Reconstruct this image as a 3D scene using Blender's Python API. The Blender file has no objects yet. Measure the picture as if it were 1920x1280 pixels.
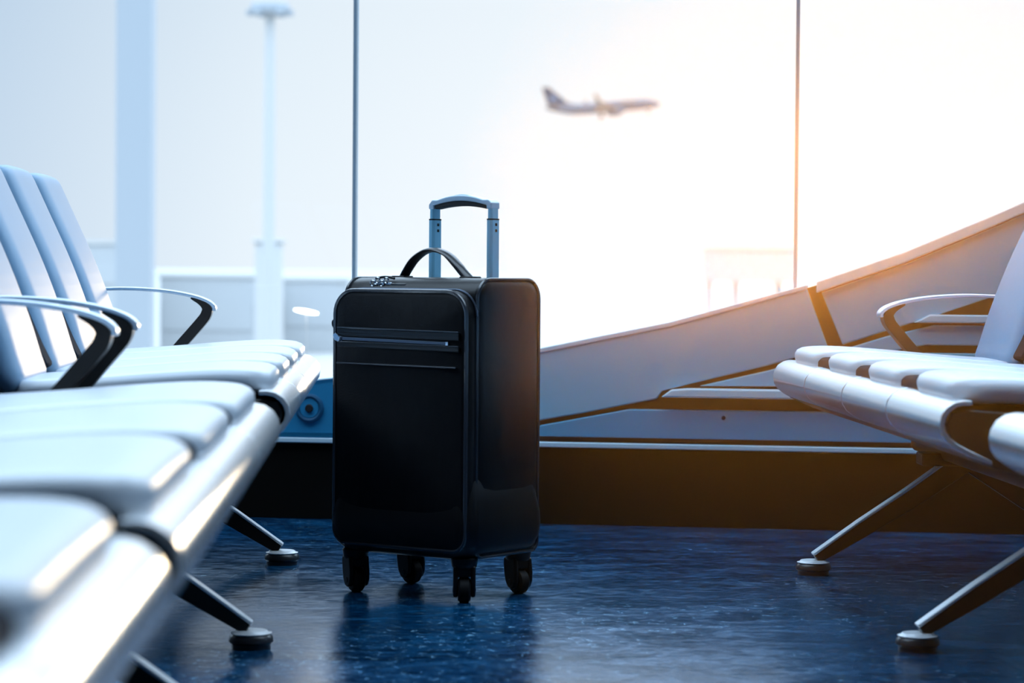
import bpy, bmesh, math, random
from mathutils import Vector, Matrix
random.seed(4)
S = bpy.context.scene
COL = S.collection
PI = math.pi
R = math.radians

# ------------------------------------------------------------------ materials
def nt(name):
    m = bpy.data.materials.new(name); m.use_nodes = True
    t = m.node_tree; t.nodes.clear()
    out = t.nodes.new('ShaderNodeOutputMaterial')
    return m, t, out

def mat(name, col, rough=.5, metal=0., spec=.5, bump=None, coat=0., coat_rough=.1, sheen=0.,
        var=None, weave=None):
    """principled material; bump=(scale xyz, strength, distance); var=(scale, amount) colour variation"""
    m, t, out = nt(name)
    N, L = t.nodes, t.links
    b = N.new('ShaderNodeBsdfPrincipled')
    b.inputs['Base Color'].default_value = (*col, 1)
    b.inputs['Roughness'].default_value = rough
    b.inputs['Metallic'].default_value = metal
    b.inputs['Specular IOR Level'].default_value = spec
    b.inputs['Coat Weight'].default_value = coat
    b.inputs['Coat Roughness'].default_value = coat_rough
    b.inputs['Sheen Weight'].default_value = sheen
    L.new(b.outputs[0], out.inputs[0])
    tc = N.new('ShaderNodeTexCoord')
    if var:
        mp = N.new('ShaderNodeMapping'); mp.inputs['Scale'].default_value = var[0]
        L.new(tc.outputs['Object'], mp.inputs[0])
        no = N.new('ShaderNodeTexNoise'); no.inputs['Scale'].default_value = 1; no.inputs['Detail'].default_value = 5
        L.new(mp.outputs[0], no.inputs['Vector'])
        mx = N.new('ShaderNodeMix'); mx.data_type = 'RGBA'
        mx.inputs[6].default_value = (*[c * (1 - var[1]) for c in col], 1)
        mx.inputs[7].default_value = (*[min(1, c * (1 + var[1])) for c in col], 1)
        L.new(no.outputs[0], mx.inputs[0]); L.new(mx.outputs[2], b.inputs['Base Color'])
    if bump or weave:
        bp = N.new('ShaderNodeBump')
        mp = N.new('ShaderNodeMapping'); L.new(tc.outputs['Object'], mp.inputs[0])
        if bump:
            mp.inputs['Scale'].default_value = bump[0]
            no = N.new('ShaderNodeTexNoise'); no.inputs['Scale'].default_value = 1; no.inputs['Detail'].default_value = 4
            L.new(mp.outputs[0], no.inputs['Vector'])
            bp.inputs['Strength'].default_value = bump[1]; bp.inputs['Distance'].default_value = bump[2]
            L.new(no.outputs[0], bp.inputs['Height'])
        nrm = bp
        if weave:
            bp2 = N.new('ShaderNodeBump')
            wv = N.new('ShaderNodeTexWave'); wv.bands_direction = 'Z'; wv.inputs['Scale'].default_value = weave[0]
            L.new(tc.outputs['Object'], wv.inputs['Vector'])
            bp2.inputs['Strength'].default_value = weave[1]; bp2.inputs['Distance'].default_value = weave[2]
            L.new(wv.outputs['Fac'], bp2.inputs['Height'])
            if bump: L.new(bp.outputs[0], bp2.inputs['Normal'])
            nrm = bp2
        L.new(nrm.outputs[0], b.inputs['Normal'])
    return m

M = {}
M['fabric'] = mat('black_nylon', (.002, .0025, .004), .36, spec=.15, bump=((9, 9, 3), .55, .012), weave=(240, .35, .0008))
M['fabric_side'] = mat('black_leatherette', (.002, .0025, .004), .36, spec=.4, bump=((90, 90, 90), .25, .001))
M['piping'] = mat('black_piping', (.03, .035, .045), .22, spec=1.0)
M['plastic'] = mat('black_plastic', (.004, .004, .005), .4, spec=.3, bump=((60, 60, 60), .1, .001))
M['rubber'] = mat('wheel_rubber', (.004, .004, .005), .6, spec=.25, bump=((60, 60, 60), .1, .001))
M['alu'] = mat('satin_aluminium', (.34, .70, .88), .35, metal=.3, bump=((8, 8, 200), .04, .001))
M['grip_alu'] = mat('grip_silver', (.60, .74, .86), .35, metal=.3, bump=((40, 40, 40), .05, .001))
M['grip_rub'] = mat('grip_rubber', (.035, .03, .028), .6, bump=((60, 60, 60), .1, .001))
M['chrome'] = mat('zip_metal', (.55, .62, .70), .2, metal=1., bump=((200, 200, 200), .1, .0005))
M['zip_teeth'] = mat('zip_teeth', (.10, .13, .18), .35, metal=.7, weave=None, bump=((500, 500, 20), .6, .001))
M['strap'] = mat('handle_leather', (.01, .011, .015), .28, spec=.7, bump=((50, 50, 50), .2, .001))

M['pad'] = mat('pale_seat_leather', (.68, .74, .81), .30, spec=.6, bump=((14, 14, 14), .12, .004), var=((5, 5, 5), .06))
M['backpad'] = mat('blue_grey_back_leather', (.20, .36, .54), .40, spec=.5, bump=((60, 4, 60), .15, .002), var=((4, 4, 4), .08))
M['nose'] = mat('polished_seat_shell', (.88, .91, .94), .22, metal=.7, bump=((8, 8, 8), .03, .002))
M['pan'] = mat('dark_seat_pan', (.012, .010, .009), .4, spec=.4, bump=((50, 50, 50), .1, .001))
M['spacer_shade'] = mat('matt_spacer_and_gap_shade', (.003, .010, .022), .8, spec=.08, bump=((50, 50, 50), .1, .001))  # seat spacers, and the shade painted between backrests
M['beam'] = mat('black_bench_beam', (.014, .009, .006), .35, spec=.4, bump=((50, 50, 50), .1, .001))
M['arm'] = mat('armrest_metal', (.72, .82, .92), .3, metal=.8, bump=((30, 30, 30), .04, .001))
M['legm'] = mat('leg_polished_metal', (.80, .84, .88), .25, metal=.5, bump=((30, 30, 30), .04, .001))
M['leglit'] = mat('leg_highlight_paint', (.90, .93, .96), .35, metal=.1, spec=.8, bump=((30, 30, 30), .04, .001))  # near-white stands in for light caught on leg and foot tops
M['foot'] = mat('foot_puck', (.02, .02, .025), .3, spec=.6, bump=((50, 50, 50), .1, .001))

M['clad'] = mat('blue_grey_cladding', (.22, .55, .72), .5, spec=.4, bump=((3, 3, 3), .05, .01), var=((2, 2, 2), .08))
M['clad2'] = mat('blue_cladding', (.02, .26, .50), .5, spec=.4, bump=((3, 3, 3), .05, .01), var=((2, 2, 2), .08))
M['clad3'] = mat('mid_blue_cladding', (.07, .36, .56), .5, spec=.4, bump=((3, 3, 3), .05, .01))
M['ledge'] = mat('pale_ledge_metal', (.60, .78, .88), .4, spec=.5, bump=((3, 3, 3), .05, .01))
M['vent'] = mat('vent_ring_paint', (.004, .09, .20), .5, bump=((20, 20, 20), .1, .002))
M['gap'] = mat('dark_panel_joint', (.012, .012, .016), .6, bump=((20, 20, 20), .1, .002))
M['kick'] = mat('black_kick_board', (.003, .0025, .002), .6, spec=.1, bump=((20, 20, 20), .08, .002), var=((3, 3, 3), .2))
M['mullion'] = mat('mullion_metal', (.38, .50, .60), .4, metal=.2, bump=((20, 20, 20), .05, .002))
M['dark'] = mat('dark_room_wall', (.02, .022, .028), .7, bump=((5, 5, 5), .1, .01))

# glass pane: clear, with a faint grazing reflection
m, t, out = nt('window_glass')
tr = t.nodes.new('ShaderNodeBsdfTransparent'); tr.inputs[0].default_value = (.97, .98, .985, 1)
gl = t.nodes.new('ShaderNodeBsdfGlossy'); gl.inputs['Roughness'].default_value = .02
fr = t.nodes.new('ShaderNodeFresnel'); fr.inputs['IOR'].default_value = 1.25
mx = t.nodes.new('ShaderNodeMixShader')
t.links.new(fr.outputs[0], mx.inputs[0]); t.links.new(tr.outputs[0], mx.inputs[1]); t.links.new(gl.outputs[0], mx.inputs[2])
t.links.new(mx.outputs[0], out.inputs[0]); M['glass'] = m

# floor: dark blue polished vinyl with streaks and scuffs
m, t, out = nt('polished_blue_floor'); N, L = t.nodes, t.links
b = N.new('ShaderNodeBsdfPrincipled'); L.new(b.outputs[0], out.inputs[0])
tc = N.new('ShaderNodeTexCoord')
def mapped(scale, rot=0):
    mp = N.new('ShaderNodeMapping'); mp.inputs['Scale'].default_value = scale; mp.inputs['Rotation'].default_value = (0, 0, rot)
    L.new(tc.outputs['Object'], mp.inputs[0]); return mp
def noise(scale, detail=5, rough=.6, rot=0, dist=0):
    n = N.new('ShaderNodeTexNoise'); n.inputs['Scale'].default_value = 1; n.inputs['Detail'].default_value = detail
    n.inputs['Roughness'].default_value = rough; n.inputs['Distortion'].default_value = dist
    L.new(mapped(scale, rot).outputs[0], n.inputs['Vector']); return n
def ramp(src, stops):
    r = N.new('ShaderNodeValToRGB'); e = r.color_ramp.elements
    e[0].position, e[0].color = stops[0][0], (*stops[0][1], 1)
    e[1].position, e[1].color = stops[-1][0], (*stops[-1][1], 1)
    for p, c in stops[1:-1]:
        k = e.new(p); k.color = (*c, 1)
    L.new(src, r.inputs[0]); return r
streak = noise((5, 11, 1), 8, .7, R(6), .8)
fine = noise((30, 44, 1), 8, .78, R(-8), .6)
mixn = N.new('ShaderNodeMath'); mixn.operation = 'MULTIPLY_ADD'; mixn.inputs[1].default_value = .55
L.new(fine.outputs[0], mixn.inputs[0]); 
hs = N.new('ShaderNodeMath'); hs.operation = 'MULTIPLY'; hs.inputs[1].default_value = .45
L.new(streak.outputs[0], hs.inputs[0]); L.new(hs.outputs[0], mixn.inputs[2])
cr = ramp(mixn.outputs[0], [(.40, (.0002, .007, .025)), (.50, (.0004, .036, .105)), (.58, (.002, .08, .20)), (.68, (.06, .22, .38))])
scuff = noise((55, 38, 1), 6, .8, R(12), .5)
sr = ramp(scuff.outputs[0], [(.555, (0, 0, 0)), (.66, (1, 1, 1))])
area = noise((1.3, 1.7, 1), 3, .6, 0, .3); arr = ramp(area.outputs[0], [(.42, (.1,) * 3), (.62, (1,) * 3)])
sm_ = N.new('ShaderNodeMath'); sm_.operation = 'MULTIPLY'; L.new(sr.outputs[0], sm_.inputs[0]); L.new(arr.outputs[0], sm_.inputs[1])
cm = N.new('ShaderNodeMix'); cm.data_type = 'RGBA'; L.new(sm_.outputs[0], cm.inputs[0]); L.new(cr.outputs[0], cm.inputs[6]); cm.inputs[7].default_value = (.22, .48, .66, 1)
L.new(cm.outputs[2], b.inputs['Base Color'])
rr = ramp(mixn.outputs[0], [(.42, (.09,) * 3), (.62, (.26,) * 3)])
L.new(rr.outputs[0], b.inputs['Roughness'])
b.inputs['Specular IOR Level'].default_value = .75; b.inputs['Specular Tint'].default_value = (.42, .75, 1, 1)
bp = N.new('ShaderNodeBump'); bp.inputs['Strength'].default_value = .18; bp.inputs['Distance'].default_value = .003
L.new(mixn.outputs[0], bp.inputs['Height']); L.new(bp.outputs[0], b.inputs['Normal'])
M['floor'] = m

def outmat(name, col, rough=.8): return mat(name, col, rough, spec=.2, bump=((.5, .5, .5), .05, .02))
M['apron'] = outmat('pale_concrete_apron', (.40, .385, .37))
M['far1'] = outmat('pale_blue_cladding_far', (.44, .45, .46))
M['far2'] = outmat('white_render_far', (.53, .52, .51))
M['far3'] = outmat('pale_steel_far', (.38, .405, .435))
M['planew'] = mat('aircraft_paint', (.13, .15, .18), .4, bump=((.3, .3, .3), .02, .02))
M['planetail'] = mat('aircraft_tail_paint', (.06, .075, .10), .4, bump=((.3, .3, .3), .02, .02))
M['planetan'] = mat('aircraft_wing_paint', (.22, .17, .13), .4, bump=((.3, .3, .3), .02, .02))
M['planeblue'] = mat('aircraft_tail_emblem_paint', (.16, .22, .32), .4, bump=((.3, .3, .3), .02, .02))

# ------------------------------------------------------------------ helpers
def mesh(name, verts, faces, material, parent=None, smooth=True, loc=None, bevel=0, seg=2, sub=0, angle=40):
    me = bpy.data.meshes.new(name)
    me.from_pydata([tuple(v) for v in verts], [], faces)
    bm = bmesh.new(); bm.from_mesh(me)
    bmesh.ops.remove_doubles(bm, verts=bm.verts, dist=1e-6)
    bmesh.ops.recalc_face_normals(bm, faces=bm.faces)
    bm.to_mesh(me); bm.free()
    o = bpy.data.objects.new(name, me); COL.objects.link(o)
    me.materials.append(M[material])
    if parent: o.parent = parent
    if loc: o.location = loc
    if bevel:
        md = o.modifiers.new('bevel', 'BEVEL'); md.width = bevel; md.segments = seg; md.limit_method = 'ANGLE'; md.angle_limit = R(35)
        md.harden_normals = False
    if sub:
        md = o.modifiers.new('sub', 'SUBSURF'); md.levels = sub; md.render_levels = sub
    if smooth:
        for p in me.polygons: p.use_smooth = True
        try:
            me.set_sharp_from_angle(angle=R(angle))
        except Exception: pass
    return o

class Geo:
    def __init__(s): s.v = []; s.f = []
    def add(s, v, f):
        k = len(s.v); s.v += [tuple(p) for p in v]; s.f += [tuple(i + k for i in q) for q in f]; return s
    def box(s, x0, x1, y0, y1, z0, z1, mtx=None):
        v = [Vector((x, y, z)) for x in (x0, x1) for y in (y0, y1) for z in (z0, z1)]
        if mtx: v = [mtx @ p for p in v]
        return s.add(v, [(0, 1, 3, 2), (4, 6, 7, 5), (0, 4, 5, 1), (2, 3, 7, 6), (0, 2, 6, 4), (1, 5, 7, 3)])
    def prism(s, pts, a, b, fn):
        """closed 2-D outline extruded from a to b; fn(p, q, t) -> 3-D point"""
        n = len(pts)
        v = [fn(p[0], p[1], a) for p in pts] + [fn(p[0], p[1], b) for p in pts]
        f = [(i, (i + 1) % n, n + (i + 1) % n, n + i) for i in range(n)]
        f += [tuple(range(n))[::-1], tuple(range(n, 2 * n))]
        return s.add(v, f)
    def rings(s, rings, close=True, cap=True):
        n = len(rings[0]); v = [p for r in rings for p in r]; f = []
        for k in range(len(rings) - 1):
            for i in range(n):
                f.append((k * n + i, k * n + (i + 1) % n, (k + 1) * n + (i + 1) % n, (k + 1) * n + i))
        if cap:
            f.append(tuple(range(n))[::-1]); f.append(tuple(range((len(rings) - 1) * n, len(rings) * n)))
        return s.add(v, f)
    def tube(s, pts, r, n=10, closed=False, cap=True):
        pts = [Vector(p) for p in pts]; m_ = len(pts); rr = []
        up = None
        for i, p in enumerate(pts):
            a = pts[(i - 1) % m_] if (closed or i > 0) else p
            c = pts[(i + 1) % m_] if (closed or i < m_ - 1) else p
            d = (c - a).normalized()
            if up is None:
                up = Vector((0, 0, 1)) if abs(d.z) < .9 else Vector((1, 0, 0))
            x = d.cross(up).normalized(); up = x.cross(d).normalized()
            rad = r[i] if isinstance(r, (list, tuple)) else r
            rr.append([p + x * math.cos(t) * rad + up * math.sin(t) * rad for t in [2 * PI * k / n for k in range(n)]])
        if closed:
            s.rings(rr + [rr[0]], cap=False)
        else: s.rings(rr, cap=cap)
        return s
    def cyl(s, c, r0, r1, z0, z1, n=24, axis='z', bev=0):
        prof = [(r0, z0), (r1, z1)]
        if bev: prof = [(r0 - bev, z0), (r0, z0 + bev), (r1, z1 - bev), (r1 - bev, z1)]
        rr = []
        for r_, z in prof:
            ring = []
            for k in range(n):
                a = 2 * PI * k / n; x, y = r_ * math.cos(a), r_ * math.sin(a)
                p = (x, y, z) if axis == 'z' else ((z, x, y) if axis == 'x' else (x, z, y))
                ring.append(Vector(c) + Vector(p))
            rr.append(ring)
        return s.rings(rr)
    def mk(s, name, material, parent=None, **k): return mesh(name, s.v, s.f, material, parent, **k)

def catmull(pts, n=6):
    P = [Vector(p) for p in pts]; P = [2 * P[0] - P[1]] + P + [2 * P[-1] - P[-2]]; out_ = []
    for i in range(1, len(P) - 2):
        a, b_, c, d = P[i - 1:i + 3]
        for k in range(n):
            t_ = k / n
            out_.append(.5 * ((2 * b_) + (c - a) * t_ + (2 * a - 5 * b_ + 4 * c - d) * t_ ** 2 + (3 * b_ - a - 3 * c + d) * t_ ** 3))
    out_.append(P[-2]); return out_

def offset_outline(line, th):
    """2-D polyline -> closed outline of thickness th"""
    line = [Vector((p[0], p[1])) for p in line]; A, B = [], []
    for i, p in enumerate(line):
        a = line[max(0, i - 1)]; c = line[min(len(line) - 1, i + 1)]
        d = (c - a).normalized(); nn = Vector((-d.y, d.x))
        h = th[i] / 2 if isinstance(th, list) else th / 2
        A.append(p + nn * h); B.append(p - nn * h)
    return A + B[::-1]

def rrect(w0, w1, h0, h1, r, n=6):
    rs = r if isinstance(r, (list, tuple)) else [r] * 4   # corners: (w1,h1) (w0,h1) (w0,h0) (w1,h0)
    pts = []
    for (cx, cy, a0), q in zip([(w1, h1, 0), (w0, h1, 90), (w0, h0, 180), (w1, h0, 270)], rs):
        ox = cx - q if cx == w1 else cx + q; oy = cy - q if cy == h1 else cy + q
        for k in range(n + 1):
            a = R(a0 + 90 * k / n); pts.append((ox + q * math.cos(a), oy + q * math.sin(a)))
    return pts

def root(name, loc, label, cat, rz=0, group=None):
    o = bpy.data.objects.new(name, None); COL.objects.link(o); o.empty_display_size = .1
    o.location = loc; o.rotation_euler = (0, 0, rz); o['label'] = label; o['category'] = cat
    if group: o['group'] = group
    return o
def struct(o): o['kind'] = 'structure'; return o

# ------------------------------------------------------------------ camera
HC = .65
yaw = math.atan(226 / 4900); pitch = math.atan(139 / 4900); roll = .008
F0 = Vector((math.sin(yaw), math.cos(yaw), 0)); R0 = Vector((math.cos(yaw), -math.sin(yaw), 0)); U0 = Vector((0, 0, 1))
F = F0 * math.cos(pitch) - U0 * math.sin(pitch); U = U0 * math.cos(pitch) + F0 * math.sin(pitch)
Rv = R0 * math.cos(roll) + U * math.sin(roll); Uv = U * math.cos(roll) - R0 * math.sin(roll)
cd = bpy.data.cameras.new('camera'); cam = bpy.data.objects.new('camera', cd); COL.objects.link(cam)
cam.matrix_world = Matrix(((Rv.x, Uv.x, -F.x, 0), (Rv.y, Uv.y, -F.y, 0), (Rv.z, Uv.z, -F.z, HC), (0, 0, 0, 1)))
cd.sensor_width = 36; cd.lens = 4900 * 36 / 1920; cd.clip_end = 5000; cd.clip_start = .05
cd.dof.use_dof = True; cd.dof.focus_distance = 5.5; cd.dof.aperture_fstop = 5.0
S.camera = cam

# ------------------------------------------------------------------ window wall (slightly angled to the seating)
WO = Vector((.31095, 6.61574, 0)); WT = Vector((.98172, -.19034, 0)); WN = Vector((.19034, .98172, 0))   # WN points outside
def W(s, z, d=0): return WO + WT * s + WN * d + Vector((0, 0, z))
XL, XR, YB, ZC = -7.0, 7.0, -6.0, 6.0

g = Geo(); g.add([(XL, YB, 0), (XR, YB, 0), W(7.2, 0, .02), W(-7.6, 0, .02), (XL, YB, -.1), (XR, YB, -.1), W(7.2, -.1, .02), W(-7.6, -.1, .02)],
                 [(0, 1, 2, 3), (7, 6, 5, 4), (0, 4, 5, 1), (1, 5, 6, 2), (2, 6, 7, 3), (3, 7, 4, 0)])
struct(g.mk('floor', 'floor', smooth=False))
struct(Geo().box(XL, XR, YB, 2.6, ZC, ZC + .1).mk('ceiling', 'dark', smooth=False))
for i in range(7):      # glazed roof bays over the seating
    struct(Geo().box(XL + 2 * i + .03, XL + 2 * i + 1.97, 2.6, 8.0, ZC + .03, ZC + .04).mk('window_%d' % (20 + i), 'glass', smooth=False))
    struct(Geo().box(XL + 2 * i - .03, XL + 2 * i + .03, 2.6, 8.0, ZC - .08, ZC + .06).mk('trim_%d' % (20 + i), 'mullion', smooth=False))
struct(Geo().box(XL - .1, XL, YB, 8.1, 0, ZC).mk('wall_left', 'dark', smooth=False))
struct(Geo().box(XR, XR + .1, YB, 5.3, 0, ZC).mk('wall_right', 'dark', smooth=False))
struct(Geo().box(XL, XR, YB - .1, YB, 0, ZC).mk('wall_back', 'dark', smooth=False))

TOP = [(-7.4, .02), (-3, .08), (-1.356, .238), (-.925, .295), (-.503, .358), (-.2, .400), (.063, .443), (.32, .495), (.52, .545), (.66, .586), (.772, .622),
       (.87, .656), (.981, .696), (1.111, .750), (1.265, .819), (1.494, .924), (1.8, 1.06), (2.4, 1.33), (3.2, 1.65), (7.2, 2.6)]
def top(s):
    for a, b_ in zip(TOP, TOP[1:]):
        if a[0] <= s <= b_[0]:
            return a[1] + (b_[1] - a[1]) * (s - a[0]) / (b_[0] - a[0])
    return TOP[-1][1]
def wp(pts, d0, d1, g=None):
    g = g or Geo(); return g.prism(pts, d0, d1, lambda s, z, d: W(s, z, d))
ww = bpy.data.objects.new('wall_window_side', None); COL.objects.link(ww); struct(ww)
# solid core with the rising top edge
core = [(-7.4, 0)] + [(s, max(.12, z) - .006) for s, z in TOP] + [(7.2, 0)]
wp(core, .03, .12).mk('wall_core', 'gap', ww, smooth=False)
wp([(-7.4, 0), (7.2, 0), (7.2, .19), (-7.4, .197)], 0, .03).mk('kick_board', 'kick', ww, smooth=False, bevel=.002)
wp([(-7.4, .2), (7.2, .193), (7.2, .205), (-7.4, .213)], -.012, .03).mk('bottom_rail', 'ledge', ww, smooth=False, bevel=.002)
def topline(a, b_, dz=0, n=14):
    return [(a + (b_ - a) * k / n, top(a + (b_ - a) * k / n) + dz) for k in range(n + 1)]
# main upper panel left of the joint (one sweep of sheet rising to the right)
low = [(-3, .222), (-.1, .222), (.064, .263), (.18, .284), (.294, .308), (.362, .322), (.375, .342), (.45, .362), (.642, .410), (.79, .455)]
wp(low + [(.735, .604)] + topline(-3, .722)[::-1], 0, .03).mk('upper_panel', 'clad', ww, smooth=False, bevel=.003)
# panel right of the joint
low = [(.826, .464), (.931, .499), (1.048, .537), (1.255, .609), (1.6, .72), (7.2, 1.2)]
wp(low + topline(.772, 7.2, -.028, 30)[::-1], 0, .03).mk('upper_panel', 'clad', ww, smooth=False, bevel=.003)
wp(topline(.76, 7.2, -.026, 30) + topline(.76, 7.2, .002, 30)[::-1], -.012, .13).mk('coping', 'ledge', ww, smooth=False, bevel=.003)
wp(topline(-7.4, .735, -.010, 24) + topline(-7.4, .735, .002, 24)[::-1], -.003, .13).mk('coping', 'ledge', ww, smooth=False, bevel=.002)
# strips and lower panels right of the suitcase
wp([(.066, .250), (.294, .295), (7.2, .305), (7.2, .219), (.064, .223)], 0, .03).mk('lower_panel', 'clad3', ww, smooth=False, bevel=.003)
wp([(.375, .327), (.40, .346), (.44, .350), (7.2, .350), (7.2, .324)], -.02, .03).mk('ledge', 'ledge', ww, smooth=False, bevel=.004)
wp([(.47, .356), (.642, .397), (.81, .446), (.93, .485), (1.05, .515), (7.2, .525), (7.2, .47), (1.9, .466), (1.03, .466), (.9, .44), (.85, .36)], 0, .03).mk('infill_panel', 'clad', ww, smooth=False, bevel=.003)
wp([(1.03, .446), (7.2, .446), (7.2, .362), (.9, .362)], 0, .03).mk('infill_panel', 'clad', ww, smooth=False, bevel=.003)
wp([(1.0, .521), (7.2, .533), (7.2, .547), (1.04, .541)], -.015, .03).mk('ledge', 'ledge', ww, smooth=False, bevel=.003)
# left of the suitcase: darker blue flat panel, standing a little proud
wp([(-3, .224), (-.13, .224), (-.13, .402)] + topline(-3, -.13, -.012)[::-1][1:], -.006, .0).mk('lower_panel', 'clad2', ww, smooth=False, bevel=.002)
g = Geo(); g.cyl((0, 0, 0), .005, .005, -.003, .006, 16, 'y', .001)
o = g.mk('bolt', 'gap', ww); o.location = W(.532, .277, -.002); o.rotation_euler = (0, 0, math.atan2(WT.y, WT.x))
# round fitting on the panel
g = Geo()
for r_ in (.031,): g.tube([(r_ * math.cos(a), 0, r_ * math.sin(a)) for a in [2 * PI * k / 40 for k in range(40)]], .007, 8, closed=True)
fit = root('round_vent', W(-.528, .285, -.008), 'round dark ringed vent on the blue panel just left of the suitcase', 'vent', math.atan2(WT.y, WT.x))
g.mk('ring', 'vent', fit)
Geo().cyl((0, 0, 0), .025, .025, -.004, .002, 30, 'y', .001).mk('face_plate', 'clad2', fit)
Geo().cyl((0, 0, 0), .010, .011, -.009, 0, 24, 'y', .001).mk('hub', 'gap', fit)

# glazing: panes between mullions spaced 1.145 m
ms = [.702 + 1.145 * k for k in range(-7, 7)]
for i in range(len(ms) - 1):
    a, b_ = ms[i], ms[i + 1]
    zb = max(.03, top(a + .003) - .1)
    o = wp([(a + .004, zb), (b_ - .004, max(.03, top(a) - .1)), (b_ - .004, ZC), (a + .004, ZC)], .135, .145).mk('window_%d' % (i + 1), 'glass', smooth=False)
    struct(o)
for i, s in enumerate(ms):
    struct(wp([(s - .0045, 0), (s + .0045, 0), (s + .0045, ZC), (s - .0045, ZC)], .125, .155).mk('trim_%d' % (i + 1), 'mullion', smooth=False, bevel=.001))

# ------------------------------------------------------------------ benches
def pillow(line, width, th, nu=28, nw=22, side=1, edge=.045, yoff=0, rc=.035, rcu=.035):
    """padded cushion lying along a 2-D line (d,z); thickness grows on the left normal of the line"""
    P = catmull([(p[0], p[1], 0) for p in line], 6)
    Ls = [0]
    for a, b_ in zip(P, P[1:]): Ls.append(Ls[-1] + (b_ - a).length)
    T = Ls[-1]
    def at(x):
        x = max(0, min(T, x))
        for i in range(len(P) - 1):
            if Ls[i + 1] >= x:
                k = (x - Ls[i]) / max(1e-9, Ls[i + 1] - Ls[i]); p = P[i].lerp(P[i + 1], k); d = (P[i + 1] - P[i]).normalized()
                return p, Vector((-d.y, d.x, 0))
        return P[-1], Vector((0, 1, 0))
    def sm(k): return -math.cos(PI * k) * .5 + .5 if False else k
    us = [.5 - .5 * math.cos(PI * k / nu) for k in range(nu + 1)]
    wsx = [-math.cos(PI * k / nw) for k in range(nw + 1)]
    V = []; r_c = rc
    for lay in (1, 0):
        for u_ in us:
            dist = min(u_, 1 - u_) * T
            cut = r_c * (1 - math.sqrt(max(0, 1 - (1 - min(dist / rcu, 1)) ** 2)))
            hw = width / 2 - cut
            for w_ in wsx:
                y = hw * w_
                e1 = min(1, dist / .03); e2 = min(1, (hw - abs(y)) / edge)
                h = (1 - (1 - e1) ** 2.5) ** .5 * (1 - (1 - e2) ** 2.5) ** .5
                crown = 1 + .15 * (1 - w_ * w_)
                p, nn = at(u_ * T)
                q = p + nn * (th * (.5 + .5 * h * crown) if lay else th * (.5 - .5 * h))
                V.append((side * q.x, y + yoff, q.y))
    n1 = nw + 1; tot = (nu + 1) * n1; Fc = []
    for lay in (0, 1):
        for i in range(nu):
            for j in range(nw):
                a = lay * tot + i * n1 + j; Fc.append((a, a + 1, a + n1 + 1, a + n1))
    for i in range(nu):
        for j in (0, nw):
            a = i * n1 + j; Fc.append((a, a + n1, tot + a + n1, tot + a))
    for j in range(nw):
        for i in (0, nu):
            a = i * n1 + j; Fc.append((a, a + 1, tot + a + 1, tot + a))
    return V, Fc

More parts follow.
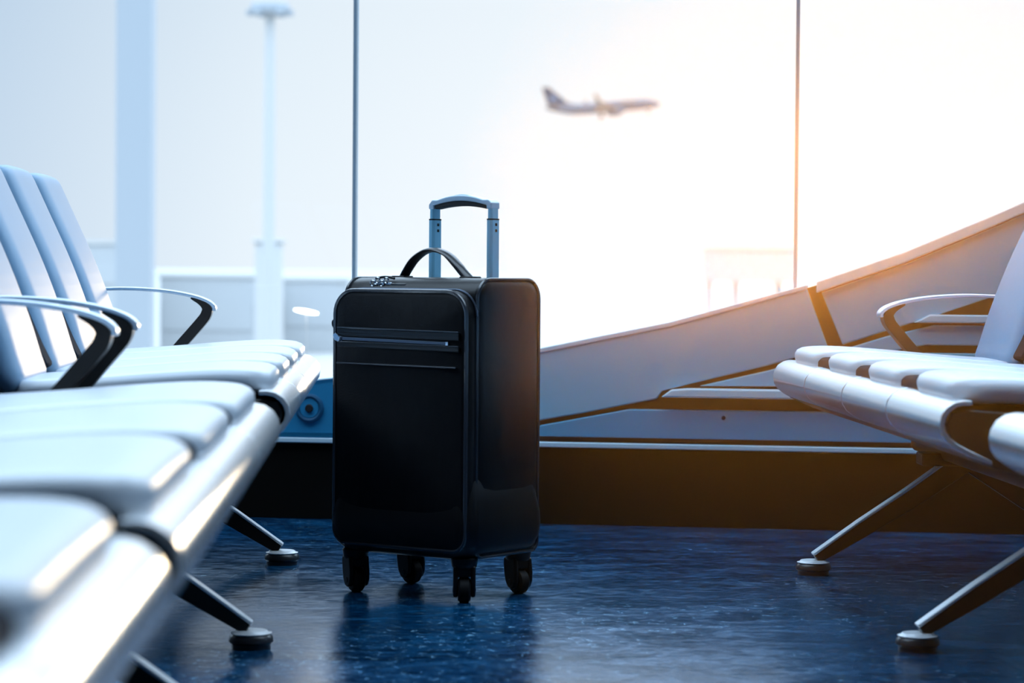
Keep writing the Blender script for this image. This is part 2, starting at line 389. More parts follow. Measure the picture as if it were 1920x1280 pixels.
def bench(xn, side, yfar, pitch_, n, legs, label, arms=(1, 1), fd=.045, group='rows of airport seating'):
    """legs: distances of the leg frames from the far end; d runs from the seat nose to the backrest"""
    L_ = pitch_ * n; B = root('airport_bench', (xn, yfar - L_ / 2, 0), label, 'bench', 0, group)
    y0 = L_ / 2
    X = lambda d, z, y: (side * d, y, z)
    nose = [(.052, .4465), (.038, .4470), (.024, .4440), (.011, .4355), (.003, .4230), (0, .4085), (.003, .394), (.011, .3815), (.024, .372), (.045, .360), (.085, .345),
            (.085, .352), (.050, .368), (.030, .3785), (.018, .3880), (.011, .398), (.0085, .4085), (.011, .420), (.018, .430), (.028, .437), (.040, .4395), (.052, .4390)]
    pan = [(.012, .4085), (.02, .428), (.04, .432), (.10, .428), (.30, .412), (.44, .405), (.475, .415), (.505, .45), (.535, .54), (.575, .64), (.625, .75), (.655, .822),
           (.665, .818), (.637, .745), (.590, .635), (.550, .535), (.522, .445), (.50, .40), (.46, .37), (.40, .33), (.34, .30), (.18, .318), (.09, .340), (.04, .362), (.02, .385)]
    for k in range(n):
        yc = y0 - pitch_ * (k + .5); h = pitch_ / 2
        Geo().prism(nose, yc - h + .0035, yc + h - .0035, X).mk('seat_edge', 'nose', B, bevel=.0015, angle=50)
        Geo().prism(pan, yc - h + .006, yc + h - .006, X).mk('seat_pan', 'pan', B, bevel=.002)
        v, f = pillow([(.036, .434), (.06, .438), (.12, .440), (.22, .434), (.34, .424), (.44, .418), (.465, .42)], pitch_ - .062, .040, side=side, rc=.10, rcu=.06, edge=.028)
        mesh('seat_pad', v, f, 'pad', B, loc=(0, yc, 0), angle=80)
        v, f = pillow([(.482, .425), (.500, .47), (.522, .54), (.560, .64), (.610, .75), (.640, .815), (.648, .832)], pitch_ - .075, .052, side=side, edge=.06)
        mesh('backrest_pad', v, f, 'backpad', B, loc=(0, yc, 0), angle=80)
    for k in range(1, n):      # dark spacers in the seat notches; dark strips as painted shade between backs
        yc = y0 - pitch_ * k
        Geo().prism([(.040, .432), (.041, .456), (.048, .466), (.075, .468), (.11, .462), (.44, .445), (.44, .41), (.20, .42)], yc - .078, yc + .078, X).mk('seat_spacer', 'spacer_shade', B, bevel=.006)
        bl = [(.492, .45), (.512, .49), (.538, .55), (.576, .645), (.626, .755), (.655, .82)]
        Geo().prism(offset_outline([(a_ - .025, b_ + .007) for a_, b_ in bl], .050), yc - .040, yc + .040, X).mk('back_gap_shade', 'spacer_shade', B, bevel=.006)
    bm_ = Geo().prism(rrect(.31, .40, .245, .305, .015, 3), -y0 + .03, y0 - .03, X)
    bm_.mk('beam', 'beam', B, bevel=.002)
    arm = [(.60, .588), (.52, .592), (.44, .594), (.36, .589), (.30, .579), (.266, .568), (.250, .557), (.247, .546), (.256, .531), (.300, .480), (.345, .428), (.40, .360), (.425, .325)]
    al = [(p.x, p.y) for p in catmull([(a, b_, 0) for a, b_ in arm], 5)]
    for e, on in zip((1, -1), arms):
        if on:
            yc = e * (y0 + .004)
            ya, yb = yc - .024 + e * .02, yc + .024 + e * .02
            ar = Geo().prism(offset_outline(al[:37], .008), ya, yb, X).mk('armrest', 'arm', B, bevel=.002, angle=50)
            ul = [(p_.x, p_.y) for p_ in catmull([(.300, .5735, 0), (.276, .562, 0), (.264, .549, 0), (.266, .534, 0), (.280, .515, 0), (.330, .457, 0), (.372, .406, 0), (.410, .358, 0), (.435, .318, 0)], 4)]
            up = Geo().prism(offset_outline(ul, [.004 + .020 * min(1, i / 9) for i in range(len(ul))]), ya + .001, yb - .001, X).mk('armrest_shaded_leg', 'beam', ar, bevel=.002, angle=50)  # black colour paints in the shade on the armrest's underside
            Geo().box(min(side * .36, side * .43), max(side * .36, side * .43), min(yc - e * .06, yc + e * .04), max(yc - e * .06, yc + e * .04), .275, .33).mk('armrest_bracket', 'beam', B, bevel=.003)
    for ly in legs:
        y = y0 - ly
        lg = Geo()
        for (dx, dd) in ((fd + .005, 1), (.745 - fd, -1)):
            # tapered blade from the beam down to each foot
            a = Vector((.355 - dd * -.0, 0, .27)); 
            b0 = Vector((dx, 0, .040))
            line = [(dx, .034), (dx + dd * .10, .098), (dx + dd * .20, .163), (dx + dd * .30, .232), (dx + dd * .345, .262)]
            ol = offset_outline(line, [.022, .034, .042, .048, .05])
            lg.prism(ol, y - .014, y + .014, X)
        lo = lg.mk('leg', 'beam', B, bevel=.002, angle=50)
        for (dx, dd) in ((fd + .005, 1), (.745 - fd, -1)):
            tp = [(dx - dd * .007, .043), (dx + dd * .090, .113), (dx + dd * .190, .180), (dx + dd * .290, .252), (dx + dd * .330, .285)]
            Geo().prism(offset_outline(tp, .006), y - .0155, y + .0155, X).mk('leg_top_highlight', 'leglit', lo, bevel=.002)  # near-white strip paints the highlight along the leg's top edge
        Geo().box(min(side * .27, side * .44), max(side * .27, side * .44), y - .035, y + .035, .235, .262).mk('leg_clamp', 'beam', B, bevel=.004)
        for dx in (fd, .75 - fd):
            ft = Geo().cyl((side * dx, y, 0), .038, .037, .008, .024, 32, 'z', .004).mk('foot', 'foot', B)
            Geo().cyl((side * dx, y, 0), .035, .030, .0235, .031, 32, 'z', .003).mk('foot_lit_top', 'leglit', ft)  # near-white disc paints the lit top of the dark foot
            Geo().cyl((side * dx, y, 0), .033, .033, .0, .009, 32).mk('foot_pad', 'foot', ft)
    return B

bench(-.163, -1, 6.05, .45, 4, (.36, 1.61), 'pale blue airport bench on the left whose round seat edges end beside the suitcase', fd=.072)
bench(-.163, -1, 3.88, .60, 3, (.36, 1.50), 'blurred pale bench on the left, second from the suitcase, filling the lower left', fd=.072)
bench(-.163, -1, 1.96, .60, 2, (1.0,), 'very blurred pale bench in the bottom left corner, the nearest seat to the camera', arms=(1, 0))
bench(.858, 1, 5.85, .45, 4, (.32, 1.43), 'pale airport bench on the right with polished seat edges, before the rising panel')
bench(.858, 1, 3.72, .45, 4, (.4, 1.4), 'pale bench at the right edge, only the rounded end of its seat in view', arms=(0, 0))

# ------------------------------------------------------------------ suitcase
SR = R(-38)
SC = root('suitcase', (.090, 5.205, 0), 'black soft-sided four-wheeled suitcase with its silver trolley handle raised, standing on the polished floor', 'suitcase', SR)
WH, D0, D1 = .165, -.088, .122          # half width, body front, body back
ZB, ZT = .086, .627
# body: rounded profile in the v-z plane, lofted along u with soft ends
def body_ring(u_, ins):
    pts = rrect(D0 + ins, D1 - ins, ZB + ins, ZT - ins, [max(.006, .042 - ins), max(.006, .042 - ins), .02, .02], 8)
    return [Vector((u_, p[0], p[1])) for p in pts]
prof = [(-WH - .004, .055), (-WH - .003, .02), (-WH, .008), (-WH + .004, .002), (-WH + .012, 0), (-.08, -.0015), (0, -.002), (.08, -.0015), (WH - .012, 0), (WH - .004, .002), (WH, .008), (WH + .003, .02), (WH + .004, .055)]
Geo().rings([body_ring(u_, i_) for u_, i_ in prof]).mk('body', 'fabric_side', SC, angle=60)
for sx in (-1, 1):
    pts = [(sx * (WH - .002), p[0], p[1]) for p in rrect(D0 + .001, D1 - .001, ZB + .001, ZT - .001, [.041, .041, .02, .02], 8)]
    Geo().tube(pts, .0035, 8, closed=True).mk('piping', 'piping', SC)
# front pocket
FP0 = -.1225
def pocket_ring(v_, ins, bul=0):
    pts = rrect(-WH + .002 + ins, WH - .002 - ins, .100 + ins, .603 - ins, [max(.006, .048 - ins), max(.006, .048 - ins), .03, .03], 8)
    return [Vector((p[0], v_, p[1])) for p in pts]
V = []
Geo().rings([pocket_ring(D0 + .002, 0), pocket_ring(D0 - .012, -.001), pocket_ring(FP0 + .004, 0), pocket_ring(FP0, .004), pocket_ring(FP0 - .001, .012), pocket_ring(FP0 - .004, .03), pocket_ring(FP0 - .006, .08)], cap=True).mk('front_pocket', 'fabric', SC, angle=60)
pk = [o for o in COL.objects if o.name.startswith('front_pocket')][0]
Geo().tube([(p.x, FP0 + .002, p.z) for p in pocket_ring(0, .001)], .0042, 8, closed=True).mk('piping', 'piping', pk)
def strip(name, m_, x0, x1, z0, z1, dz, v0, v1, parent, bev=.0008, n=1):
    g_ = Geo(); sk = dz / (x1 - x0)
    g_.prism([(x0, z0), (x1, z0 + dz), (x1, z1 + dz), (x0, z1)], v0, v1, lambda a, b_, t_: (a, t_, b_))
    return g_.mk(name, m_, parent, smooth=False, bevel=bev)
FV = FP0 - .006
# zip with welts above and below, fold line of the lower pocket
strip('welt', 'piping', -.150, .150, .527, .530, -.004, FV - .003, FV + .003, pk)
strip('zip_flap', 'fabric_side', -.150, .150, .512, .527, -.004, FV - .0012, FV + .003, pk)
zp = strip('zipper', 'zip_teeth', -.150, .120, .504, .510, -.005, FV - .0025, FV + .003, pk)
strip('zip_stop', 'chrome', .120, .126, .498, .506, 0, FV - .0035, FV + .003, zp)
strip('zip_flap', 'fabric_side', -.150, .150, .490, .501, -.004, FV - .0012, FV + .003, pk)
strip('welt', 'piping', -.150, .150, .500, .502, -.004, FV - .0025, FV + .003, pk)
strip('fold_edge', 'piping', -.150, .145, .456, .460, -.002, FV - .0045, FV + .003, pk, .0015)
g = Geo().cyl((-.143, FV - .004, .506), .006, .006, -.002, .003, 16, 'y', .001)
g.box(-.150, -.136, FV - .003, FV, .501, .511)
sl = g.mk('zip_slider', 'zip_teeth', pk, bevel=.0006)
g = Geo().prism([(-.157, .513), (-.150, .518), (-.138, .509), (-.142, .500), (-.152, .503)], FV - .007, FV - .005, lambda a, b_, t_: (a, t_, b_))
g.mk('zip_pull', 'chrome', sl, smooth=False, bevel=.0008)
# stitches
g = Geo()
for zz in (.516, .521, .494):
    for k in range(58):
        x = -.147 + k * .0051; dz = -.004 * (x + .15) / .3
        g.box(x, x + .003, FV - .0022, FV - .001, zz + dz - .0005, zz + dz + .0005)
g.mk('stitching', 'piping', pk, smooth=False)['kind'] = 'stuff'
# side webbing loop at the left edge of the pocket
g = Geo().prism(offset_outline([(p.x, p.y) for p in catmull([(-.160, .545, 0), (-.171, .540, 0), (-.170, .530, 0), (-.160, .520, 0), (-.155, .500, 0)], 4)], .004), FP0 + .004, FP0 + .016, lambda a, b_, t_: (a, t_, b_))
g.mk('side_loop', 'strap', SC, bevel=.0008)
# bumper shell round the foot of the case
def foot_ring(z, gr, r_=.035):
    pts = rrect(-WH - gr, WH + gr, FP0 - gr + .005, D1 + gr, r_, 8); return [Vector((p[0], p[1], z)) for p in pts]
Geo().rings([foot_ring(.082, -.035, .02), foot_ring(.083, -.020, .025), foot_ring(.088, -.006), foot_ring(.100, .004), foot_ring(.120, .011), foot_ring(.142, .013), foot_ring(.165, .012), foot_ring(.195, .007), foot_ring(.235, .001), foot_ring(.245, -.003)]).mk('base_bumper', 'plastic', SC, angle=60)
for (cx_, cy_) in ((-.13, -.085), (.13, -.085), (-.13, .095), (.13, .095)):
    pass
# top carry handle: leather strap, flat, pinched at both ends
pts = catmull([(-.083, -.006, .622), (-.072, -.006, .640), (-.052, -.006, .664), (-.025, -.006, .680), (.002, -.006, .683), (.030, -.006, .674), (.054, -.006, .654), (.068, -.006, .640), (.086, -.006, .624)], 6)
rr_ = []
for i, p in enumerate(pts):
    a = pts[max(0, i - 1)]; c = pts[min(len(pts) - 1, i + 1)]; d = (c - a).normalized()
    k = i / (len(pts) - 1)
    tw = .5 * max(0, (k - .62) / .38) - .35 * max(0, (.35 - k) / .35)
    sd = Vector((0, 1, 0)); nn = d.cross(sd).normalized()
    s2 = sd * math.cos(tw) + nn * math.sin(tw); n2 = nn * math.cos(tw) - sd * math.sin(tw)
    hw = .014 + .003 * math.cos(2 * PI * (k - .5)); ht = .0032
    rr_.append([p + s2 * hw * math.cos(t_) + n2 * ht * (1.5 * math.sin(t_)) for t_ in [2 * PI * q / 14 for q in range(14)]])
hd = Geo().rings(rr_).mk('carry_handle', 'strap', SC, angle=60)
for x in (-.083, .086):
    Geo().box(x - .016, x + .016, -.022, .010, .6245, .6315).mk('handle_anchor', 'plastic', hd, bevel=.002)
Geo().box(-.15, -.105, .02, .05, .625, .6305).mk('top_patch', 'piping', SC, bevel=.002)
# main zip pulls and lock on the front shoulder of the case
lk = Geo().box(-.095, -.055, -.078, -.068, .607, .618).mk('lock', 'chrome', SC, bevel=.002)
Geo().box(-.055, -.018, -.080, -.072, .6095, .6165).mk('pull_tab', 'strap', lk, bevel=.002)
g = Geo()
for cx_, cz in ((-.100, .616), (-.088, .622), (-.077, .616), (-.094, .609), (-.066, .622)):
    g.tube([(cx_ + .0055 * math.cos(a), -.080, cz + .0055 * math.sin(a)) for a in [2 * PI * k / 16 for k in range(16)]], .0016, 6, closed=True)
g.mk('pull_rings', 'chrome', lk)
g = Geo().tube([(-.095 + .045 * k / 8, -.074, .626 + .003 * math.sin(PI * k / 8)) for k in range(9)], .0025, 8); g.mk('pull_bar', 'plastic', lk)
g = Geo()
g.tube([(p.x, D0 - .004, p.z) for p in pocket_ring(0, -.003)][0:19], .0022, 6); g.mk('main_zipper', 'zip_teeth', SC)

# trolley handle
TH = bpy.data.objects.new('trolley_handle', None); COL.objects.link(TH); TH.parent = SC; TH.location = (0, .088, 0)
def rod(x, hw, hd_, z0, z1, name, m_, parent):
    c = .35 * hd_
    pts = [(-hw, -hd_ + c), (-hw * .35, -hd_), (hw * .6, -hd_), (hw, -hd_ + c), (hw, hd_ - c), (hw * .35, hd_), (-hw * .35, hd_), (-hw, hd_ - c)]
    return Geo().prism(pts, z0, z1, lambda a, b_, t_: (x + a, b_, t_)).mk(name, m_, parent, smooth=False, bevel=.0007)
for sx in (-1, 1):
    x = sx * .0725
    o = rod(x, .0075, .0165, .60, .7455, 'outer_tube', 'alu', TH)
    rod(x, .0078, .0168, .7440, .7470, 'collar', 'plastic', o)
    for zz in (.735, .723):
        Geo().box(x + .0066, x + .0082, -.003, .0035, zz - .0028, zz + .0028).mk('lock_pin', 'plastic', o, bevel=.0005)
    rod(x, .0058, .0145, .7455, .778, 'inner_tube', 'alu', TH)
def arcp(z0, rise, xs, n=16): return [(-xs + 2 * xs * k / n, z0 + rise * (1 - (2 * k / n - 1) ** 2)) for k in range(n + 1)]
outer = [(-.0785, .766), (-.0785, .776), (-.070, .7855)] + arcp(.7855, .009, .056, 12) + [(.070, .7855), (.0785, .779), (.0785, .766)]
inner = [(.066, .766), (.066, .774)] + arcp(.7755, .0075, .058, 12)[::-1] + [(-.066, .774), (-.066, .766)]
Geo().prism(outer + inner, -.0150, .0150, lambda a, b_, t_: (a, t_, b_)).mk('grip', 'grip_alu', TH, smooth=False, bevel=.0025)
inn = arcp(.7765, .0075, .0655, 14) + arcp(.7660, .0065, .0655, 14)[::-1]
Geo().prism(inn, -.0125, .0125, lambda a, b_, t_: (a, t_, b_)).mk('grip_underside', 'grip_rub', TH, smooth=False, bevel=.003)
Geo().prism(arcp(.7925, .004, .026, 8) + [(.026, .790), (-.026, .790)], -.008, .008, lambda a, b_, t_: (a, t_, b_)).mk('release_button', 'grip_alu', TH, smooth=False, bevel=.001)
Geo().prism(rrect(-.095, .095, .070, .105, .008, 4), .618, .6285, lambda a, b_, t_: (a, b_ , t_)).mk('handle_plate', 'plastic', SC, bevel=.001)

# four swivel casters
def caster(cx_, cy_, head):
    c = bpy.data.objects.new('caster', None); COL.objects.link(c); c.parent = SC; c.location = (cx_, cy_, 0); c.rotation_euler = (0, 0, head)
    g_ = Geo().cyl((0, 0, 0), .024, .027, .066, .088, 28, 'z', .003)
    g_.mk('swivel_housing', 'plastic', c)
    g_ = Geo()
    for sx in (-1, 1):
        line = [(-.018, .072), (-.020, .060), (-.023, .042), (-.0225, .026), (-.016, .013), (-.006, .0095), (.006, .013), (.015, .026), (.019, .044), (.021, .060), (.020, .072)]
        a0, a1 = (.0125, .0215) if sx > 0 else (-.0215, -.0125)
        g_.prism(line, a0, a1, lambda a, b_, t_: (t_, a, b_))
    g_.box(-.020, .020, -.018, .020, .050, .070)
    g_.mk('fork', 'plastic', c, bevel=.003, angle=50)
    g_ = Geo().cyl((0, -.004, .0245), .0245, .0245, -.0122, .0122, 36, 'x', .004)
    g_.mk('wheel', 'rubber', c)
    Geo().cyl((0, -.004, .0245), .006, .006, -.0225, .0225, 16, 'x', .001).mk('axle', 'plastic', c)
caster(-.135, -.085, R(62)); caster(.135, -.085, R(38)); caster(-.135, .095, R(75)); caster(.135, .095, R(70))

# ------------------------------------------------------------------ outside
GZ = -4.0
struct(Geo().box(-1500, 1500, 8.6, 3000, GZ - .5, GZ).mk('ground_apron', 'apron', smooth=False))
def at(px, py, dist):
    """bearing of a far thing"""
    d = F + Rv * ((px - 960) / 4900) - Uv * ((py - 640) / 4900); return Vector((0, 0, HC)) + d * dist
def far_box(name, px0, px1, ytop, dist, m_, label, cat, depth=6, parts=True, ybot=None, group='low buildings far outside the glass'):
    a = at(px0, ytop, dist); b_ = at(px1, ytop, dist); w = (b_ - a).length
    c = (a + b_) / 2; zt = a.z
    rt = root(name, (c.x, c.y, GZ), label, cat, -yaw, group)
    z0 = 0
    Geo().box(-w / 2, w / 2, 0, depth, z0, zt - GZ).mk('wall', m_, rt, smooth=False, bevel=.02)
    return rt, w, zt - GZ
# tall pale pylon
p = at(253, 640, 40); w_ = 66 * 40 / 4900
col = root('concrete_pylon', (p.x, p.y, GZ), 'tall blurred pale blue pylon outside the glass above the left seats', 'pylon', -yaw)
Geo().box(-w_ / 2, w_ / 2, -w_ / 2, w_ / 2, 0, 26).mk('shaft', 'far3', col, smooth=False, bevel=.03)
Geo().box(-w_ / 2 - .12, w_ / 2 + .12, -w_ / 2 - .12, w_ / 2 + .12, 0, .6).mk('plinth', 'far3', col, smooth=False, bevel=.03)
# floodlight mast
p = at(503, 640, 60)
ms_ = root('floodlight_mast', (p.x, p.y, GZ), 'blurred floodlight mast with a wide dark head at the top left of the middle pane', 'mast', -yaw)
zt = at(503, 18, 60).z - GZ
Geo().cyl((0, 0, 0), .16, .11, 0, zt, 20).mk('pole', 'far2', ms_)
hdm = Geo().cyl((0, 0, zt), .45, .45, -.12, .12, 24, 'z', .05); hdm.mk('lamp_head', 'far3', ms_)
for k in range(6):
    a = 2 * PI * k / 6
    Geo().box(-.12, .12, -.08, .08, -.16, -.02, Matrix.Translation((.42 * math.cos(a), .42 * math.sin(a), zt)) @ Matrix.Rotation(a, 4, 'Z')).mk('floodlight', 'far3', ms_, smooth=False, bevel=.02)
def detail(rt, w, h, rows, cols, z0=1.0):
    for r_ in range(rows):
        Geo().box(-w / 2 + .1, w / 2 - .1, -.06, 0, z0 + r_ * (h - z0) / rows + .4, z0 + r_ * (h - z0) / rows + .4 + .45 * (h - z0) / rows).mk('window_band', 'far1', rt, smooth=False)
    Geo().box(-w / 2 - .1, w / 2 + .1, -.1, .1, h - .12, h + .05).mk('roof_edge', 'far2', rt, smooth=False)
rt, w, h = far_box('terminal_building', 130, 222, 452, 120, 'far1', 'far pale blue building block behind the left armrests, left of the pylon', 'building', 12)
detail(rt, w, h, 2, 3)
rt, w, h = far_box('terminal_building', 300, 478, 515, 130, 'far1', 'wide low pale building beyond the far left seats, right of the pylon', 'building', 12)
detail(rt, w, h, 1, 3)
rt, w, h = far_box('terminal_building', 530, 652, 522, 140, 'far1', 'low pale building beside the suitcase, left of its handle', 'building', 12)
detail(rt, w, h, 1, 3)
p = at(505, 455, 100)
tw_ = root('white_tower', (p.x, p.y, GZ), 'slim white tower standing between the two low pale buildings', 'tower', -yaw)
Geo().box(-.5, .5, -.5, .5, 0, p.z - GZ).mk('shaft', 'far2', tw_, smooth=False, bevel=.05)
Geo().box(-.6, .6, -.6, .6, p.z - GZ, p.z - GZ + .15).mk('cap', 'far2', tw_, smooth=False, bevel=.03)
# frame of a jet bridge right of the suitcase
p = at(1400, 470, 110); sc_ = 110 / 4900
jb = root('passenger_bridge', (p.x, p.y, GZ), 'faint pale boarding bridge far outside, left of the right-hand mullion', 'bridge', -yaw)
hh = p.z - GZ
Geo().box(-80 * sc_, 90 * sc_, -.8, .8, hh - 1.3, hh).mk('tunnel', 'far1', jb, smooth=False, bevel=.05)
for x in (-70, -20, 60):
    Geo().box(x * sc_ - .12, x * sc_ + .12, -.2, .2, 0, hh - 1.3).mk('support', 'far1', jb, smooth=False)
Geo().box(-80 * sc_, 90 * sc_, -.85, .85, hh, hh + .12).mk('roof', 'far1', jb, smooth=False)
# small bright lamp
m, t, out = nt('lozenge_glow'); em = t.nodes.new('ShaderNodeEmission'); em.inputs[1].default_value = 6; t.links.new(em.outputs[0], out.inputs[0]); M['lozenge'] = m
p = at(574, 584, 14)  # self-lit white ellipsoid on a thin pole
lp = root('bright_lozenge', (p.x, p.y, GZ), 'small slanted bright white lamp seen through the glass left of the suitcase', 'lozenge', -yaw)
g = Geo(); rr_ = []
for k in range(9):
    a = PI * k / 8; rr_.append([Vector((-.066 * math.cos(a), .02 * math.sin(a) * math.cos(q) , p.z - GZ + .010 * math.cos(a) + .0095 * math.sin(a) * math.sin(q) + 0)) for q in [2 * PI * j / 12 for j in range(12)]])
g.rings(rr_).mk('lozenge_shell', 'lozenge', lp)
Geo().cyl((0, .03, 0), .008, .003, 0, p.z - GZ - .012, 12).mk('pole', 'far2', lp)

# airliner climbing away, real size
p = at(1130, 201, 895)
AP = root('airliner', p, 'white and grey airliner climbing to the right in the bright sky above the suitcase', 'aeroplane', -yaw)
AP.rotation_euler = (0, -R(5.2), -yaw + R(4))
g = Geo(); rr_ = []
fus = [(19.9, -.5, .08), (19.5, -.45, .6), (18.6, -.3, 1.15), (17, -.05, 1.65), (15, .0, 1.95), (12, 0, 2.0), (0, 0, 2.0), (-8, 0, 2.0), (-11, .12, 1.85), (-14, .45, 1.45), (-17, .85, .9), (-19, 1.1, .45), (-19.8, 1.2, .15)]
for x, z, r_ in fus: rr_.append([Vector((x, r_ * math.cos(a), z + r_ * math.sin(a))) for a in [2 * PI * k / 24 for k in range(24)]])
fo = g.rings(rr_).mk('fuselage', 'planew', AP, sub=1)
def foil(name, rootle, rootte, tiple, tipte, thr, tht, m_, parent):
    """tapered aerofoil between root and tip chords"""
    A, B_ = Vector(rootle), Vector(rootte); C_, D_ = Vector(tiple), Vector(tipte)
    span = ((C_ + D_) / 2 - (A + B_) / 2); nn = (B_ - A).cross(span).normalized()
    rs = []
    for le, te, th in ((A, B_, thr), (C_, D_, tht)):
        ring = []
        for k, hh_ in ((0, 0), (.08, .7), (.3, 1), (.7, .6), (1, .05)): ring.append(le.lerp(te, k) + nn * th * hh_ / 2)
        for k, hh_ in ((.7, .6), (.3, 1), (.08, .7)): ring.append(le.lerp(te, k) - nn * th * hh_ / 2)
        rs.append(ring)
    return Geo().rings(rs).mk(name, m_, parent, angle=30)
for sy in (-1, 1):
    wg = foil('wing', (5.5, sy * 1.2, -1.2), (-2.5, sy * 1.2, -1.2), (-2.2, sy * 16.5, 1.3), (-3.9, sy * 16.5, 1.3), 1.0, .25, 'planetan', AP)
    foil('winglet', (-2.3, sy * 16.5, 1.3), (-3.9, sy * 16.5, 1.3), (-3.6, sy * 17.1, 3.7), (-4.6, sy * 17.1, 3.7), .25, .15, 'planetan', wg)
    foil('tailplane', (-14.8, sy * .6, .9), (-18.2, sy * .6, 1.0), (-18.2, sy * 6.8, 1.7), (-19.7, sy * 6.8, 1.7), .45, .15, 'planetan', AP)
    en = Geo(); ex = 4.0
    en.rings([[Vector((x, sy * 5 + r_ * math.cos(a), -2.0 + r_ * math.sin(a))) for a in [2 * PI * k / 20 for k in range(20)]] for x, r_ in ((ex + 2.3, .92), (ex + 1.9, 1.08), (ex, 1.1), (ex - 1.4, .8), (ex - 2.2, .5))])
    en.mk('engine', 'planew', AP, angle=50)
    gr = Geo().box(-.9, -.6, sy * 2.6 - .15, sy * 2.6 + .15, -3.3, -1.2).mk('landing_gear', 'planetan', AP, smooth=False)
    for q in (-.35, .35): Geo().cyl((-.75, sy * 2.6 + q, -3.2), .56, .56, -.18, .18, 18, 'y', .08).mk('wheel', 'planetail', gr)
foil('tail_fin', (-11.0, 0, 1.75), (-18.6, 0, 1.6), (-18.0, 0, 8.3), (-20.3, 0, 8.3), .5, .2, 'planetail', AP)
for sy in (-1, 1):
    Geo().prism([(-15.2, 3.6), (-17.6, 3.2), (-17.8, 5.2), (-16.6, 5.3)], sy * .2, sy * .28, lambda a, b_, t_: (a, t_, b_)).mk('tail_emblem', 'planeblue', AP, smooth=False)
foil('fin_fillet', (-7.5, 0, 1.8), (-13, 0, 1.8), (-11.5, 0, 2.4), (-13, 0, 2.9), .35, .2, 'planetail', AP)
gr = Geo().box(15.5, 15.7, -.1, .1, -3.0, -1.6).mk('landing_gear', 'planetan', AP, smooth=False)
for q in (-.25, .25): Geo().cyl((15.6, q, -3.0), .4, .4, -.12, .12, 16, 'y', .05).mk('wheel', 'planetail', gr)
for sy in (-1, 1):
    Geo().prism([(6, .5), (11, .5), (11, 1.3), (6, 1.3)], sy * 1.55, sy * 1.93, lambda a, b_, t_: (a, t_, b_)).mk('fuselage_marking', 'planetan', AP, smooth=False)

# ------------------------------------------------------------------ sky and sun
SUND = at(1530, 440, 1) - Vector((0, 0, HC)); SUND.normalize()
w = bpy.data.worlds.new('sky'); S.world = w; w.use_nodes = True
t = w.node_tree; N, L = t.nodes, t.links; N.clear()
out = N.new('ShaderNodeOutputWorld'); bg = N.new('ShaderNodeBackground'); L.new(bg.outputs[0], out.inputs[0])
tc = N.new('ShaderNodeTexCoord'); nm = N.new('ShaderNodeVectorMath'); nm.operation = 'NORMALIZE'; L.new(tc.outputs['Generated'], nm.inputs[0])
sx = N.new('ShaderNodeSeparateXYZ'); L.new(nm.outputs[0], sx.inputs[0])
r1 = N.new('ShaderNodeValToRGB'); e = r1.color_ramp.elements
# elevation: near the horizon white, overhead strong blue-white
e[0].position = 0; e[0].color = (.75, .785, .815, 1); e[1].position = 1; e[1].color = (4.0, 4.12, 4.35, 1)
k = e.new(.10); k.color = (.70, .745, .785, 1); k = e.new(.16); k.color = (.95, 1.02, 1.1, 1); k = e.new(.45); k.color = (3.6, 3.7, 3.9, 1)
L.new(sx.outputs['Z'], r1.inputs[0])
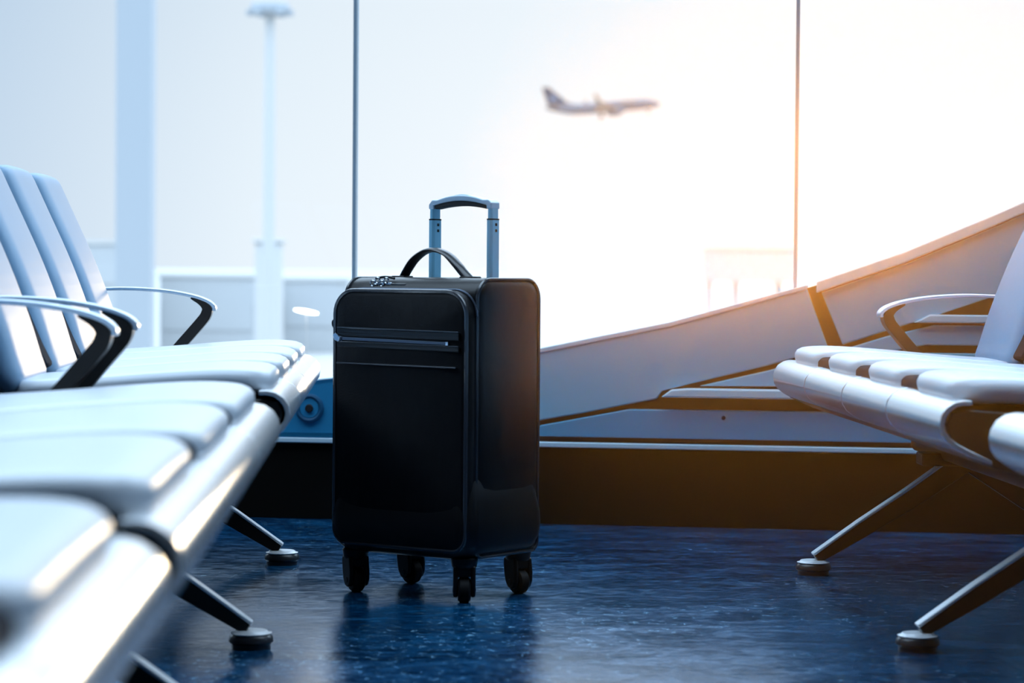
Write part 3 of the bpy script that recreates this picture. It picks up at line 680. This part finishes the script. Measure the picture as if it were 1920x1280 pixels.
# cooler towards the left, warm bloom round the low sun
dt = N.new('ShaderNodeVectorMath'); dt.operation = 'DOT_PRODUCT'; L.new(nm.outputs[0], dt.inputs[0]); dt.inputs[1].default_value = SUND
ac = N.new('ShaderNodeMath'); ac.operation = 'ARCCOSINE'; L.new(dt.outputs['Value'], ac.inputs[0])
r2 = N.new('ShaderNodeValToRGB'); e = r2.color_ramp.elements
e[0].position = 0; e[0].color = (1.10, 1.08, 1.04, 1); e[1].position = 1; e[1].color = (.52, .66, .78, 1)
k = e.new(.10); k.color = (1.06, 1.05, 1.04, 1); k = e.new(.38); k.color = (1.0, 1.0, 1.0, 1); k = e.new(.60); k.color = (.90, .94, .97, 1); k = e.new(.88); k.color = (.64, .74, .85, 1)
ds = N.new('ShaderNodeMath'); ds.operation = 'MULTIPLY'; ds.inputs[1].default_value = 1 / .36; L.new(ac.outputs[0], ds.inputs[0]); L.new(ds.outputs[0], r2.inputs[0])
mu = N.new('ShaderNodeMix'); mu.data_type = 'RGBA'; mu.blend_type = 'MULTIPLY'; mu.inputs[0].default_value = 1
L.new(r1.outputs[0], mu.inputs[6]); L.new(r2.outputs[0], mu.inputs[7]); L.new(mu.outputs[2], bg.inputs[0])
bg.inputs[1].default_value = 1.0

sl = bpy.data.lights.new('sun', 'SUN'); sl.energy = .45; sl.color = (1, .74, .45); sl.angle = R(7)
so = bpy.data.objects.new('sun', sl); COL.objects.link(so); so.rotation_euler = (-SUND).to_track_quat('-Z', 'Y').to_euler()

GLARE = True  # added orange volume whose glow stands in for lens flare
if GLARE:
    m, t, out = nt('orange_flare_glow'); vs = t.nodes.new('ShaderNodeVolumeScatter')
    vs.inputs['Color'].default_value = (1, .46, .08, 1); vs.inputs['Density'].default_value = .021; vs.inputs['Anisotropy'].default_value = .94
    t.links.new(vs.outputs[0], out.inputs['Volume']); M['glare'] = m
    g = Geo().add([(.16, -.5, .005), (2.5, -.5, .005), (2.5, 6.1, .005), (.16, 6.60, .005), (.16, -.5, .98), (2.5, -.5, .98), (2.5, 6.1, .98), (.16, 6.60, .98)],
                  [(0, 1, 2, 3), (7, 6, 5, 4), (0, 4, 5, 1), (1, 5, 6, 2), (2, 6, 7, 3), (3, 7, 4, 0)])
    hz = g.mk('glare', 'glare', smooth=False); hz['kind'] = 'stuff'; hz['label'] = 'added orange haze hanging in the air of the hall'; hz['category'] = 'glare'

# ------------------------------------------------------------------ output look
S.view_settings.view_transform = 'Standard'; S.view_settings.look = 'None'; S.view_settings.gamma = 1
S.view_settings.use_curve_mapping = False; S.view_settings.exposure = 0.4
S.cycles.max_bounces = 8; S.cycles.transparent_max_bounces = 16; S.cycles.use_denoising = True
S.cycles.sample_clamp_indirect = 4
